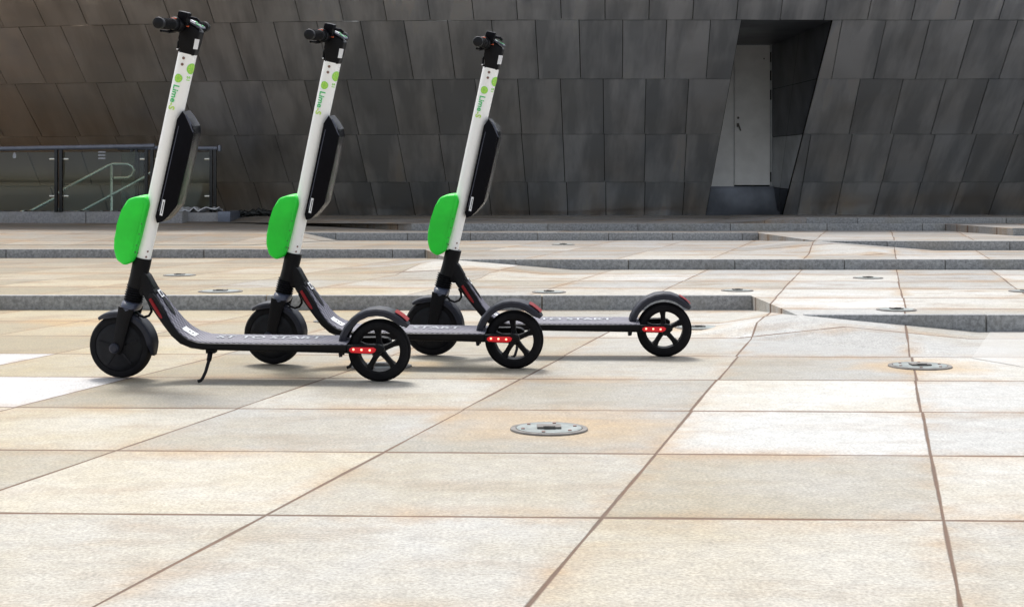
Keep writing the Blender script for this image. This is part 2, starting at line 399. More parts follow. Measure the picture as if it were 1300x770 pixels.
LIDS = [(1168, 465, 0, .107, 'round metal lid in rust stained slab at the right, whole and nearest'),
        (697, 545, 0, .098, 'round metal lid at the bottom middle, in front of the scooters'),
        (483, 465, 0, .107, 'round metal lid seen through the rear wheel of the nearest scooter'),
        (886, 416, 0, .10, 'round metal lid just behind the rear wheel of the farthest scooter'),
        (420, 408, 0, .08, 'round lid between the first and second scooter decks'),
        (1138, 393.5, z1, .088, 'round lid close to the edge of the right hand step'),
        (936, 369, z1, .085, 'round lid above the end of the left hand step'),
        (1102, 353, z1, .09, 'farther round lid in the middle of the right terrace'),
        (697, 371, z1, .088, 'round lid behind the rear wheel of the middle scooter'),
        (280, 370, z1, .115, 'flat round lid between the first and second stems'),
        (228, 349.5, z1, .10, 'flat round lid behind the neck of the nearest scooter'),
        (1303, 370, z1, .09, 'round lid cut by the right border'),
        (1070, 320.5, z2, .10, 'small far lid under the right reveal of the door'),
        (715, 310.5, z2, .10, 'small far lid just below the blue grey step edge')]
for a in LIDS: lid(*a)
# ---------------------------------------------------------------- building
bd = empty('building', (0, 19, z4), 'dark steel clad building whose wall leans out over the plaza', 'building')
def part(b, name, mat, parent=bd, smooth=35, off=(0, 19, z4)):
    o = b.make(name, mat, parent, smooth); o.location = (-off[0], -off[1], -off[2]); return o
def gfac(X): return 1 + .00107 * max(0, 1 - X) ** 2 if X > -16 else 1 + .00107 * 17 ** 2
def W(X0, t, out=0):
    """point on the leaning wall: X0 position at the foot, t up the slope (0 foot, 1 first seam above the door)"""
    D = 19 - 2.98 * t; Z = z4 + 2.216 * t
    g = gfac(X0); X = (X0 - .0) - .07 * (19 - D) * 1.0
    return Vector((X * g ** .5, D * g - out * .6, CAMZ + (Z - CAMZ) * 1.0 - out * .8))
TS = [-.06, .2024, .462, .735, 1.0, 1.27]
XL, XR, ZT = 2.52, 3.52, 1.0
b = B(); g = .0045; random.seed(11)
def panel(x0, x1, t0, t1, cutl=None, cutr=None):
    # corners at constant slope direction; the door cuts follow constant world X
    def pt(x, t, cut):
        if cut is not None: x = cut + .07 * 2.98 * t
        return x
    jit = random.uniform(-.004, .004); ji2 = random.uniform(-.003, .003)
    tt0, tt1 = t0 + g / 3.7, t1 - g / 3.7
    P = [W(pt(x0, tt0, cutl) + g, tt0, .03 + jit), W(pt(x1, tt0, cutr) - g, tt0, .03 - jit), W(pt(x1, tt1, cutr) - g, tt1, .03 - ji2), W(pt(x0, tt1, cutl) + g, tt1, .03 + ji2)]
    Q = [p + Vector((0, .018, .024)) for p in P]
    vp = [b.bm.verts.new(p) for p in P]; vq = [b.bm.verts.new(p) for p in Q]
    b.bm.faces.new(vp)
    for i in range(4): b.bm.faces.new((vp[i], vq[i], vq[(i + 1) % 4], vp[(i + 1) % 4]))
ANCH = [(1.225, .497), (1.21, .50), (1.204, .494), (1.426, .482), (1.231, .480)]
for r in range(len(TS) - 1):
    t0, t1 = TS[r], TS[r + 1]; anchor, pw = ANCH[r]; x = anchor - pw * 35; lst = []
    while x < 15: lst.append((x, x + pw)); x += pw
    if t0 >= ZT - .01:
        for p, q_ in lst: panel(p, q_, t0, t1)
        continue
    sh = .07 * 2.98 * (t0 + t1) / 2; cl, cr = XL + sh, XR + sh
    js = [p for p, _ in lst if abs(p - cl) > .12 and abs(p - cr) > .12 and not (cl < p < cr)]
    bs = sorted(js + [cl, cr])
    for p, q_ in zip(bs, bs[1:]):
        if p == cl: continue
        panel(p, q_, t0, t1, XR if p == cr else None, XL if q_ == cl else None)
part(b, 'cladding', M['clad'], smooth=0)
# backing behind the panels
b = B()
def strip(x0, x1, t0, t1, n, cut=None):
    for i in range(n):
        a, c = x0 + (x1 - x0) * i / n, x0 + (x1 - x0) * (i + 1) / n
        if a == x1 or c == x0: continue
        def s(x, t): return x + (.07 * 2.98 * t if cut and abs(x - cut) < 1e-6 else (.07 * 2.98 * t if cut else 0))
        b.poly([W(s(a, t0), t0, -.002), W(s(c, t0), t0, -.002), W(s(c, t1), t1, -.002), W(s(a, t1), t1, -.002)])
strip(-16, XL, -.08, 1.0, 24, XL); strip(XR, 15, -.08, 1.0, 10, XR); strip(-16, 15, 1.0, 1.29, 30)
# roof and rear volume
tl, tr_ = W(-16, 1.29, -.002), W(15, 1.29, -.002)
b.poly([tl, tr_, (tr_.x, 34, tr_.z), (tl.x, 34, tl.z)]); b.poly([(tl.x, 34, 0), (tr_.x, 34, 0), (tr_.x, 34, tr_.z), (tl.x, 34, tl.z)])
for X0 in (-16, 15):
    p0, p1 = W(X0, -.08, -.002), W(X0, 1.29, -.002); b.poly([p0, p1, (p1.x, 34, p1.z), (p0.x, 34, 0)])
part(b, 'backing', M['backing'], smooth=0)
# recess
Zs = z4 + 2.216
b = B(); Dd = 19.0
def Wd(X, t): return W(X + .07 * 2.98 * t, t, .03)
b.poly([Wd(XL, 1.0), Wd(XR, 1.0), (3.40, Dd, Zs + .002), (XL - .02, Dd, Zs + .002)])
part(b, 'soffit', M['darkclad'], smooth=0)
b = B(); gg = .006
low = B()
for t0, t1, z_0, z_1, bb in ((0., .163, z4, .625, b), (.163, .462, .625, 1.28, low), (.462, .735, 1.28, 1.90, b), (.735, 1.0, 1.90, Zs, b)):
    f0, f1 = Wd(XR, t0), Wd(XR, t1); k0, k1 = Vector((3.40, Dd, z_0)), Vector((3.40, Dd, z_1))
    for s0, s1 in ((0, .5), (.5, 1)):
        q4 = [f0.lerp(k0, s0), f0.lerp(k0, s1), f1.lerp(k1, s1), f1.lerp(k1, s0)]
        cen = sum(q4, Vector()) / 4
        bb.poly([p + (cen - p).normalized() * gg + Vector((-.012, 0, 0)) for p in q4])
part(low, 'lower_reveal', M['lowclad'], smooth=0)
part(b, 'reveal', M['darkclad'], smooth=0)
b = B(); b.poly([Wd(XR, 0), Wd(XR, 1.0), (3.41, Dd + .01, Zs), (3.41, Dd + .01, z4)]); b.poly([Wd(XL, 0), Wd(XL, 1.0), (XL - .03, Dd + .01, Zs), (XL - .03, Dd + .01, z4)])
part(b, 'reveal_backing', M['backing'], smooth=0)
b = B(); b.box((2.70, Dd + .03, 1.55), (.382, .05, 1.9), .002); part(b, 'side_panel', M['door'])
b = B(); b.box((3.385, Dd + .02, 1.54), (.035, .06, 1.9), .002); b.box((2.893, Dd + .045, 1.54), (.012, .04, 1.9)); b.box((3.1, Dd + .045, 2.49), (.6, .04, .02)); part(b, 'door_frame', M['doorframe'])
dr = B(); dr.box((3.131, Dd + .015, .625 + .94), (.462, .04, 1.82), .003); door = part(dr, 'door', M['door'])
b = B(); b.box((2.945, Dd - .012, 1.435), (.03, .02, .05), .004); b.tube([(2.945, Dd - .02, 1.44), (2.95, Dd - .045, 1.435), (2.975, Dd - .05, 1.36)], .008, 8); b.make('handle', M['ring'], door)
b = B(); b.lathe([(0, -.012), (.014, -.012), (.016, 0), (0, 0)], (2.948, Dd - .005, 1.53), 16); b.make('lock', M['ring'], door)
b = B(); b.lathe([(0, -.008), (.009, -.008), (.01, 0), (0, 0)], (3.285, Dd - .005, 2.30), 12); b.make('door_viewer', M['ring'], door)
for z in (2.32, 2.08, 1.83, .76):
    b = B(); b.box((3.372, Dd - .008, z), (.016, .016, .13), .003); b.make('hinge', M['black'], door)
b = B(); b.box((3.0, Dd - .03, (z4 + .625) / 2), (.96, .06, .625 - z4), .004); b.box((3.00, Dd - .02, .632), (.95, .1, .012)); part(b, 'threshold', M['darkclad'])
# sealed gap strip where the wall meets the paving
b = B(); 
for i in range(30):
    a, c = -16 + 31 * i / 30, -16 + 31 * (i + 1) / 30
    if c > XL and a < XR: continue
    p, q_ = W(a, 0, .05), W(c, 0, .05); b.poly([(p.x, p.y - .02, z4 - .02), (q_.x, q_.y - .02, z4 - .02), (q_.x, q_.y - .02, z4 + .012), (p.x, p.y - .02, z4 + .012)])
part(b, 'base_flashing', M['backing'], smooth=0)
# ---------------------------------------------------------------- railing at the left
DR = 17.3
def rp(px, py, D=DR): return Vector(((px - 650) * D / 1850, D, CAMZ + (240 - py) * D / 1850))
b = B(); p0, p1 = rp(-260, 283), rp(152, 283); b.box(((p0.x + p1.x) / 2, DR + .45, .25), (p1.x - p0.x, .9, .155), .006)
b2 = B()
x = p0.x
b = B()
while x < p1.x: b.box((x + .575, DR + .45, .262), (1.142, .9, .145), .006); x += 1.15
p0, p1 = rp(152, 283), rp(277, 283)
b.box(((p0.x + p1.x) / 2 + .05, DR + .75, .258), (p1.x - p0.x, .9, .12), .006)
pl = empty('railing_plinth', (p0.x, DR, z3), 'low grey granite plinth under the glass railing at left', 'plinth')
o = b.make('plinth_stone', M['plinth'], pl); o.location = -pl.location
b = B(); b.box((p1.x + .02, DR + .7, .27), (.15, .9, .125), .006); o = b.make('end_stone', M['rail'], pl); o.location = -pl.location
# crumpled sheet along the plinth top
random.seed(3)
def crumple(name, x0, x1, y0, y1, z, nx, ny, amp, mat, label, cat):
    b = B(); vs = [[b.bm.verts.new((x0 + (x1 - x0) * i / nx, y0 + (y1 - y0) * j / ny, z + random.random() * amp)) for j in range(ny + 1)] for i in range(nx + 1)]
    for i in range(nx):
        for j in range(ny): b.bm.faces.new((vs[i][j], vs[i + 1][j], vs[i + 1][j + 1], vs[i][j + 1]))
    r = bmesh.ops.extrude_face_region(b.bm, geom=b.bm.faces[:]); bmesh.ops.translate(b.bm, vec=(0, 0, -.012), verts=[v for v in r['geom'] if isinstance(v, bmesh.types.BMVert)])
    return tag(b.make(name, mat, smooth=70), label, cat)
a_, c_ = rp(150, 270), rp(272, 270)
crumple('plastic_sheet', a_.x, c_.x, DR + .30, DR + .52, .335, 22, 4, .060, M['foil'], 'crumpled silvery plastic sheet on the plinth end right of the railing post', 'plastic sheet')
a_, c_ = rp(-20, 270), rp(140, 270)
crumple('plastic_sheet', a_.x, c_.x, DR + .32, DR + .48, .348, 60, 4, .03, M['foil'], 'thin silvery plastic sheet along the foot of the left glass panels', 'plastic sheet')
rl = empty('glass_railing', rp(200, 283), 'glass railing with blue grey top rail and paired black posts', 'railing')
def rpart(b, name, mat, par=None, **k):
    o = b.make(name, mat, par or rl, **k)
    if par is None: o.location = -rl.location
    return o
b = B(); b.tube([rp(-260, 190.5), rp(0, 188.8), rp(196, 185.3)], .028, 12); rpart(b, 'top_rail', M['rail'])
D2 = DR + .6
b = B(); b.tube([rp(150, 187.5, D2), rp(276, 188.3, D2)], .026, 12); b.box(rp(279, 188.3, D2), (.03, .075, .075), .004); rpart(b, 'top_rail', M['rail'])
for px, D in ((71.5, DR), (77.5, DR), (186, DR), (193, DR), (-60, DR), (-67, DR), (167.5, D2), (173, D2), (268, D2), (273, D2)):
    b = B(); t_, f_ = rp(px, 190, D), rp(px, 269, D); b.box(((t_ + f_) / 2), (.036, .05, t_.z - f_.z), .004)
    o = rpart(b, 'post', M['post'])
for px0, px1, D in ((-58, 69, DR), (80, 184, DR), (197, 266, D2), (150, 166, D2)):
    a_, c_ = rp(px0, 193, D), rp(px1, 267, D); b = B(); b.box((a_ + c_) / 2 + Vector((0, .02, 0)), (c_.x - a_.x, .012, a_.z - c_.z), .002)
    pn = rpart(b, 'glass_panel', M['glass'])
    for (cx, cy) in ((px0 + 3, 202), (px1 - 3, 202), (px0 + 3, 249), (px1 - 3, 249)):
        if px1 - px0 < 30: continue
        b = B(); k = rp(cx, cy, D); b.box(k + Vector((0, .02, 0)), (.07, .03, .022), .004); b.make('clamp', M['steel'], pn)
    if px1 == 69:
        b = B(); k = rp(18, 197, D) + Vector((0, .01, 0)); b.poly([k + Vector(v) for v in ((-.02, 0, -.035), (.02, 0, -.035), (.02, 0, .0), (.006, 0, .035), (-.006, 0, .035), (-.02, 0, 0))]); b.make('decal', M['greyprint'], pn, 0)
    if px0 == 80:
        b = B()
        for i in range(3):
            k = rp(129, 193 + i * 4, D) + Vector((0, .01, 0)); b.box(k, (.085, .002, .018))
        b.make('decal', M['greyprint'], pn)
hr = empty('stair_handrail', rp(141, 268, DR + .3), 'looped stainless steel stair handrail behind the glass', 'handrail')
D3 = DR + .3
def hpart(b, n, m): o = b.make(n, m, hr); o.location = -hr.location
b = B(); b.tube([rp(x, y, D3) for x, y in ((8, 279), (33, 266), (138, 212), (143, 210.5), (160, 210.5), (165, 213), (167.5, 218), (165, 223.5), (160, 226), (144, 226.5))], .019, 10); hpart(b, 'rail', M['steel'])
b = B(); b.tube([rp(x, y, D3) for x, y in ((90, 272), (102, 266.5), (190, 220), (196, 217))], .019, 10); hpart(b, 'rail', M['steel'])
b = B(); b.tube([rp(141, 212, D3), rp(141, 270, D3)], .019, 10); hpart(b, 'post', M['steel'])
# black sheet heap at the wall foot
random.seed(8); b = B()
for i in range(26):
    X = -3.4 + random.random() * .62; Y = 18.2 + random.random() * .15
    b.tube([(X - .09, Y, z4 + random.random() * .05), (X, Y - .02, z4 + .02 + random.random() * .06), (X + .1, Y + .02, z4 + random.random() * .04)], [.018, .03, .015], 7)
tag(b.make('cable_heap', M['tarp']), 'untidy heap of black cable at the foot of the steel wall', 'cable')
# ---------------------------------------------------------------- scooter
TH1, PSI, ST1 = 5.3, 5.0, 1.6
M1 = Matrix.Translation((-1.249, 4.66, 0)) @ Matrix.Rotation(R(-TH1), 4, 'Z') @ Matrix.Rotation(R(PSI), 4, 'X')
M1i = M1.inverted()
def LP(px, py, yo=0, S=None):
    mi = (S.inverted() @ M1i) if S else M1i
    o = mi @ Vector((0, 0, CAMZ)); d = mi.to_3x3() @ Vector(((px - 650) / 1850, 1, (240 - py) / 1850))
    t = (yo - o.y) / d.y; p = o + d * t; return (p.x, p.z)
def V3(xz, y=0): return Vector((xz[0], y, xz[1]))
ax0 = V3(LP(181.2, 328)); ax1 = V3(LP(238.5, 68)); AX = (ax1 - ax0).normalized()
AXLE = V3(LP(154, 438))
def steer(deg, rk=0): return Matrix.Translation(AXLE) @ Matrix.Rotation(R(rk), 4, 'Y') @ Matrix.Translation(-AXLE) @ Matrix.Translation(ax0) @ Matrix.Rotation(R(-deg), 4, AX) @ Matrix.Translation(-ax0)
S1 = steer(ST1)
def build_scooter():
    root = empty('electric_scooter', (0, 0, 0), 'x', 'scooter'); steerparts = []
    def sp(b, name, mat, **k): o = b.make(name, mat, root, **k); steerparts.append(o); return o
    P = lambda x, y, yo=0: LP(x, y, yo, S1)
    Q = lambda x, y, yo=0: V3(LP(x, y, yo, S1), yo)
    # ---- front wheel
    fc = Vector((0.0, 0, .1035)); fx = LP(154, 438, -.0)[0]; fc.x = fx
    rw = .1025
    b = B(); b.lathe([(.078, -.022), (.086, -.0235), (.095, -.021), (.1005, -.012), (rw, 0), (.1005, .012), (.095, .021), (.086, .0235), (.078, .022)], fc, 64)
    wf = sp(b, 'front_wheel', M['rubber'])
    b = B(); b.lathe([(0, -.030), (.020, -.030), (.024, -.027), (.060, -.0255), (.074, -.023), (.0785, -.019), (.0785, .019), (.074, .023), (.06, .0255), (.02, .03), (0, .03)], fc, 48)
    for k in range(5):
        a = R(20 + 72 * k); b.box(fc + Vector((.045 * math.cos(a), -.0265, .045 * math.sin(a))), (.045, .004, .008), .0015, Matrix.Rotation(-a, 3, 'Y'))
    b.make('hub_cover', M['blackplastic'], wf)
    # ---- fork
    s_ = AX; up = AX; fw = Vector((-AX.z, 0, AX.x))   # fw: forward, perpendicular to the axis
    def ap(d, f=0, y=0): return ax0 + AX * d + fw * f + Vector((0, y, 0))   # d along the steering axis from bottom of the white tube
    dax = (fc - ax0).dot(AX)
    b = B()
    for sy in (-1, 1):
        rings = []
        for d, wdt, th in ((-.158, .026, .010), (-.185, .024, .010), (-.22, .022, .009), (-.25, .0195, .008), (dax + .012, .019, .007), (dax - .004, .017, .007), (dax - .018, .010, .006)):
            c = ap(d, .004, sy * .040); n = 16
            rings.append([c + fw * (wdt * math.cos(2 * math.pi * k / n)) + Vector((0, th * (abs(math.sin(2 * math.pi * k / n)) ** .6) * (1 if math.sin(2 * math.pi * k / n) > 0 else -1), 0)) for k in range(n)])
        b.loft(rings)
    fk = sp(b, 'fork', M['black'])
    for sy in (-1, 1):
        b = B(); c = Vector((fc.x, 0, fc.z)); b.lathe([(0, sy * .058), (.010, sy * .058), (.0155, sy * .054), (.017, sy * .044), (0, sy * .044)], c + fw * .004, 24); b.make('axle_cap', M['guard'], fk)
    b = B(); rings = []
    for d, wx, wy in ((-.140, .024, .028), (-.145, .027, .038), (-.151, .0275, .046), (-.160, .026, .0505), (-.166, .024, .050)):
        c = ap(d, .002); n = 28; rr = []
        for k in range(n):
            a = 2 * math.pi * k / n; ca, sa = math.cos(a), math.sin(a)
            rr.append(c + fw * (wx * abs(ca) ** .7 * (1 if ca > 0 else -1)) + Vector((0, wy * abs(sa) ** .7 * (1 if sa > 0 else -1), 0)))
        rings.append(rr)
    b.loft(rings); b.make('fork_crown', M['crown'], fk)
    # ---- steering boot (bellows)
    b = B(); path = []; rad = []; n = 6
    for k in range(n * 4 + 1):
        d = -.092 - (.046) * k / (n * 4); path.append(ap(d, .001)); rad.append(.0262 + .0036 * math.cos(2 * math.pi * k / 4) + .0015 * k / (n * 4))
    b.tube(path, rad, 24); sp(b, 'steering_boot', M['rubber'])
    # ---- front mudguard
    def guard(c, segs, r_in, r_out, hw, skirt, taper=True):
        b = B(); rings = []
        n = len(segs)
        for i, (a, ro) in enumerate(segs):
            e = max(.35, min(1, 4 * min(i, n - 1 - i) / n + .45)) if taper else 1
            u = Vector((math.cos(R(a)), 0, math.sin(R(a)))); w_ = hw * e; sk = skirt * e; th = .003; pts = []
            for (yy, rr) in ((-w_, -sk), (-w_, -.004), (-w_ * .86, .001), (-w_ * .45, .0035), (0, .0012), (w_ * .45, .0035), (w_ * .86, .001), (w_, -.004), (w_, -sk),
                             (w_ - th, -sk), (w_ - th, -.005), (w_ * .8, -.0025), (0, .0005), (-w_ * .8, -.0025), (-w_ + th, -.005), (-w_ + th, -sk)):
                pts.append(c + u * (ro + rr) + Vector((0, yy, 0)))
            rings.append(pts)
        b.loft(rings); return b
    segs = [(128 - i * (128 + 14) / 22, .1135) for i in range(23)]
    sp(guard(fc, segs, 0, 0, .033, .017), 'front_mudguard', M['guard'])
    # ---- white stem
    b = B(); L_ = (ax1 - ax0).length; rings = []; n = 32
    for i in range(13):
        d = L_ * i / 12; r = .0245 + .0045 * i / 12
        rings.append([ap(d) + fw * (r * math.cos(2 * math.pi * k / n)) + Vector((0, r * .98 * math.sin(2 * math.pi * k / n), 0)) for k in range(n)])
    b.loft(rings); stem = sp(b, 'stem', M['white'], smooth=50)
    def stem_r(d): return .0245 + .0045 * d / L_ + .0003
    def onstem(d, ang, lift=0):       # ang: 0 = near side (-y), positive towards the rear
        r = stem_r(d) + lift; return ap(d) + fw * (-r * math.sin(ang)) + Vector((0, -r * math.cos(ang), 0))
    def dpos(px, py): return (Q(px, py) - ax0).dot(AX)
    def disc(d, ang, rr, mat, name, lift=.0004, parent=stem):
        b = B(); c = b.bm.verts.new(onstem(d, ang, lift)); n = 20; prev = None
        for q in range(1, 6):
            ring = [b.bm.verts.new(onstem(d + rr * q / 5 * math.cos(2 * math.pi * k / n), ang + rr * q / 5 * math.sin(2 * math.pi * k / n) / stem_r(d), lift)) for k in range(n)]
            for k in range(n): b.bm.faces.new((c, ring[k], ring[(k + 1) % n]) if prev is None else (prev[k], ring[k], ring[(k + 1) % n], prev[(k + 1) % n]))
            prev = ring
        return b.make(name, mat, parent)
    def wrap(body, size, d0, ang0, mat, name='lettering', parent=stem):   # reads downwards along the tube
        me = text_mesh(body, size, .0003); fine_mesh(me, .004); h = size * .35
        for v in me.vertices:
            x, y, z = v.co; v.co = onstem(d0 - x, ang0 + (y - h) / stem_r(d0), .0005 + z)
        return link_mesh(me, name, mat, parent)
    dl = dpos(229, 99); an = -.12
    disc(dl, an, .0135, M['lime'], 'emblem')
    for k in range(8):     # pale segments of the round emblem
        b = B(); a0 = 2 * math.pi * k / 8 + .12; a1 = 2 * math.pi * (k + 1) / 8 - .12
        pts = [(0.003, (a0 + a1) / 2), (.0098, a0), (.0104, (a0 + a1) / 2), (.0098, a1)]
        b.poly([onstem(dl + r * math.cos(a), an + r * math.sin(a) / stem_r(dl), .0009) for r, a in pts]); b.make('emblem_segment', M['yellowgreen'], stem)
    wrap('Lime', .029, dl - .021, an - .02, M['teal']); wrap('-S', .029, dl - .021 - .0575, an - .05, M['yellowgreen'])
    d2 = dpos(246, 88); disc(d2, 1.15, .0175, M['lime'], 'emblem'); 
    for k in range(8):
        b = B(); a0 = 2 * math.pi * k / 8 + .12; a1 = 2 * math.pi * (k + 1) / 8 - .12
        pts = [(0.004, (a0 + a1) / 2), (.0128, a0), (.0136, (a0 + a1) / 2), (.0128, a1)]
        b.poly([onstem(d2 + r * math.cos(a), 1.15 + r * math.sin(a) / stem_r(d2), .0010) for r, a in pts]); b.make('emblem_segment', M['yellowgreen'], stem)
    wrap('S1', .018, d2 - .024, 1.0, M['lime'])
    d3 = dpos(237, 118)
    for (px, py) in ((234.5, 73.3), (233, 81.2)):
        dd = dpos(px, py); disc(dd, .0, .0045, M['bolt'], 'screw', .0012)
    # bracket with screws at the foot of the stem
    b = B(); b.box(ap(.06, .0185, 0), (.014, .036, .125), .003, Matrix.Rotation(math.atan2(AX.x, AX.z), 3, 'Y')); br = b.make('bracket', M['white'], stem)
    for dd, an_ in ((.018, -.5), (.105, -.5), (.012, .7), (.030, .75)): disc(dd, an_, .0032, M['bolt'], 'screw', .001)
    # ---- green box
    pg = [(184, 249), (172, 249.5), (161, 253), (154.5, 266), (148, 286), (144, 302), (143.5, 316), (147, 330), (157, 337.5), (169, 331.5), (178, 300), (188.5, 259)]
    pts = [P(x, y, -.042) for x, y in pg]
    b = B(); b.prism(pts, -.044, .044, .011, 3); gb = sp(b, 'front_box', M['greenbox'], smooth=40)
    b = B()
    for (x, y) in ((179.5, 284), (176.5, 297), (173, 311), (171.5, 320)): b.box(Q(x + .3, y, -.0425), (.003, .005, .004), .001)
    b.make('clip', M['print'], gb)
    b = B(); b.tube([Q(x, y, -.0448) for x, y in ((183, 256), (178.5, 276), (172, 300), (166, 326))], .0012, 6); b.make('seam', M['greenbox'], gb)
    # ---- battery pack behind the stem
    pb = [(232, 141), (225, 151), (217, 190), (206, 240), (197.5, 275), (199.5, 283), (206, 281.5), (217, 274.5), (229, 260), (240, 215), (250, 170), (249, 160), (243, 150), (237, 142)]
    pts = [P(x, y, -.004 if x > 232 or (x > 205 and y > 255 and x > 212) else -.034) for x, y in pb]
    b = B(); b.prism(pts, -.038, .038, .012, 3); bp = sp(b, 'battery_pack', M['gloss'], smooth=40)
    b = B(); quad = [(206.6, 253), (209.8, 254), (206, 274), (202.6, 273)]; b.prism([P(x, y, -.0385) for x, y in quad], -.0392, -.0372, 0); b.make('label', M['sticker'], bp)
    b = B(); quad = [(207.4, 256), (208.4, 256.3), (205.3, 271), (204.4, 270.8)]; b.prism([P(x, y, -.0395) for x, y in quad], -.0396, -.039, 0); b.make('label_print', M['print'], bp)
    b = B(); rng = random.Random(4); rings = []
    lp = [(241, 150), (247, 158), (250.6, 170), (247, 187), (243.5, 203), (239.8, 220), (236, 236), (231.5, 256), (225, 266), (217.5, 274), (209, 280)]
    for i, (x, y) in enumerate(lp):
        c = Q(x + .7, y + .3, 0); j = rng.uniform(-.0015, .0025)
        rings.append([c + Vector((j, -.036, 0)), c + Vector((.0025 + j, -.028 + rng.uniform(-.004, .004), .001)), c + Vector((.003, -.01, .001)), c + Vector((.0025, .012, 0)), c + Vector((.0, .012, 0)), c + Vector((.001, -.01, 0)), c + Vector((-.001, -.034, 0))])
    b.loft(rings); b.make('plastic_film', M['film'], bp)
    b = B(); b.tube([Q(x, y, -.037) for x, y in ((227, 160), (220, 190), (210, 235), (202, 268))], .0016, 6); b.tube([Q(x, y, -.036) for x, y in ((236, 146), (241, 156), (245, 168))], [.003, .004, .002], 8)
    b.make('edge_trim', M['crown'], bp)
    # ---- head
    ph = [(227.2, 68), (250.2, 71.5), (254, 56), (258.3, 41), (255, 37), (237.5, 27.5), (229, 31), (226.5, 38), (229.5, 48)]
    pts = [P(x, y, .010 if x > 240 else -.020) for x, y in ph]
    b = B(); b.prism(pts, -.024, .024, .010, 3); hd = sp(b, 'handlebar_head', M['black'], smooth=40)
    q1, q2 = P(238.5, 26.3, 0), P(257.5, 36.8, 0); pts = [q1, q2, (q2[0] + .001, q2[1] - .007), (q1[0] - .001, q1[1] - .007)]
    b = B(); b.prism([(x, z + .006) for x, z in pts], -.026, .026, .002, 2); ds = b.make('display', M['crown'], hd)
    dv = (V3(q2) - V3(q1)); nrm = Vector((-dv.z, 0, dv.x)).normalized()
    if nrm.z < 0: nrm = -nrm
    for (u, y, l_, w_, m_) in ((.30, .006, .30, .014, 'sticker'), (.42, .020, .20, .009, 'teal'), (.80, -.017, .22, .012, 'teal'), (.9, .012, .14, .009, 'teal'), (.62, -.002, .12, .02, 'print')):
        b = B(); c = V3(q1) + dv * u + Vector((0, y, .006)) + nrm * .0008; b.box(c, (dv.length * l_, w_, .0016), .0005, Matrix.Rotation(-math.atan2(dv.z, dv.x), 3, 'Y')); b.make('button', M[m_], ds)
    b = B(); b.prism([P(x - 1, y, -.0245) for x, y in ((248.6, 49.5), (254.3, 50.5), (251.6, 63), (246.2, 62.4))], -.0252, -.0235, 0); b.make('sticker', M['sticker'], hd)
    b = B(); b.tube([Q(229.5, 49, -.01), Q(226.5, 54, -.01), Q(226, 62, -.01), Q(229, 66, -.01)], .004, 8); hk = b.make('bag_hook', M['black'], hd)
    b = B(); b.box(Q(225.4, 62.5, -.012), (.006, .006, .004), .001); b.make('hook_tip', M['sticker'], hk)
    # ---- handlebar
    hc = Q(232.0, 32.0, 0)
    b = B(); b.tube([hc + Vector((0, y, 0)) for y in (-.21, -.1, 0, .1, .21)], .012, 16); hb = sp(b, 'handlebar', M['black'])
    for sy in (-1, 1):
        b = B(); c = hc
        b.lathe([(0, sy * .218), (.012, sy * .218), (.0165, sy * .215), (.018, sy * .209), (.0165, sy * .2), (.0155, sy * .15), (.0165, sy * .10), (.018, sy * .094), (.0165, sy * .088), (0, sy * .088)], c, 28)
        gr = b.make('grip', M['blackplastic'], hb)
        b = B()
        for i in range(14):
            yy = sy * (.106 + .0066 * i); b.lathe([(.0150, yy - .0015), (.0174, yy - .001), (.0174, yy + .001), (.0150, yy + .0015)], c, 20)
        b.make('grip_rib', M['rubber'], gr)
    b = B(); b.lathe([(.010, -.088), (.0185, -.088), (.0185, -.083), (.010, -.083)], hc, 24); b.make('collar', M['blackplastic'], hb)
    b = B(); b.box(hc + Vector((.002, -.085, .0175)), (.014, .012, .004), .001); b.make('collar_tab', M['orange'], hb)
    b = B(); b.box(Q(237.0, 33.0, -.033), (.014, .004, .005), .001, Matrix.Rotation(R(18), 3, 'Y')); b.make('throttle_mark', M['orange'], hb)
    b = B(); b.lathe([(0, -.078), (.021, -.078), (.023, -.072), (.023, -.036), (.02, -.03), (0, -.03)], hc, 28); b.make('throttle', M['black'], hb)
    c = Q(234.0, 21.5, -.045); b = B(); b.box(c, (.034, .040, .032), .007, Matrix.Rotation(R(14), 3, 'Y')); b.box(c + Vector((.003, .002, -.018)), (.016, .02, .02), .003); b.tube([c + Vector((.012, 0, -.002)), c + Vector((.030, .02, -.006)), c + Vector((.036, .03, -.014))], .005, 8)
    b.make('bell', M['gloss'], hb)
    b = B(); b.tube([hc + Vector((-.006, -.05, -.018)), hc + Vector((-.012, -.10, -.024)), hc + Vector((-.012, -.16, -.022))], [.007, .005, .004], 8); b.make('brake_lever', M['black'], hb)
    b = B(); b.tube([hc + Vector((-.006, .05, -.018)), hc + Vector((-.012, .10, -.024)), hc + Vector((-.012, .16, -.022))], [.007, .005, .004], 8); b.make('brake_lever', M['black'], hb)
    # ---- frame: head tube, neck, deck as one loft
    T = [(187, 352, .022), (192, 362, .024), (197.7, 374, .030), (209.8, 395.3, .045), (218.6, 411.9, .058), (227.5, 423, .066), (238.5, 430.6, .071), (251.7, 434.8, .074), (265, 435.6, .075), (330, 436.6, .075), (400, 437.2, .075), (440, 437.7, .0752)]
    Bt = [(179, 368), (181, 373), (184.4, 379.5), (195.5, 396.4), (206.5, 411.9), (217.5, 426.2), (228.6, 436.2), (241.8, 441.7), (257.3, 444.1), (330, 446), (400, 447.6), (440, 448.6)]
    b = B(); rings = []; tops = []
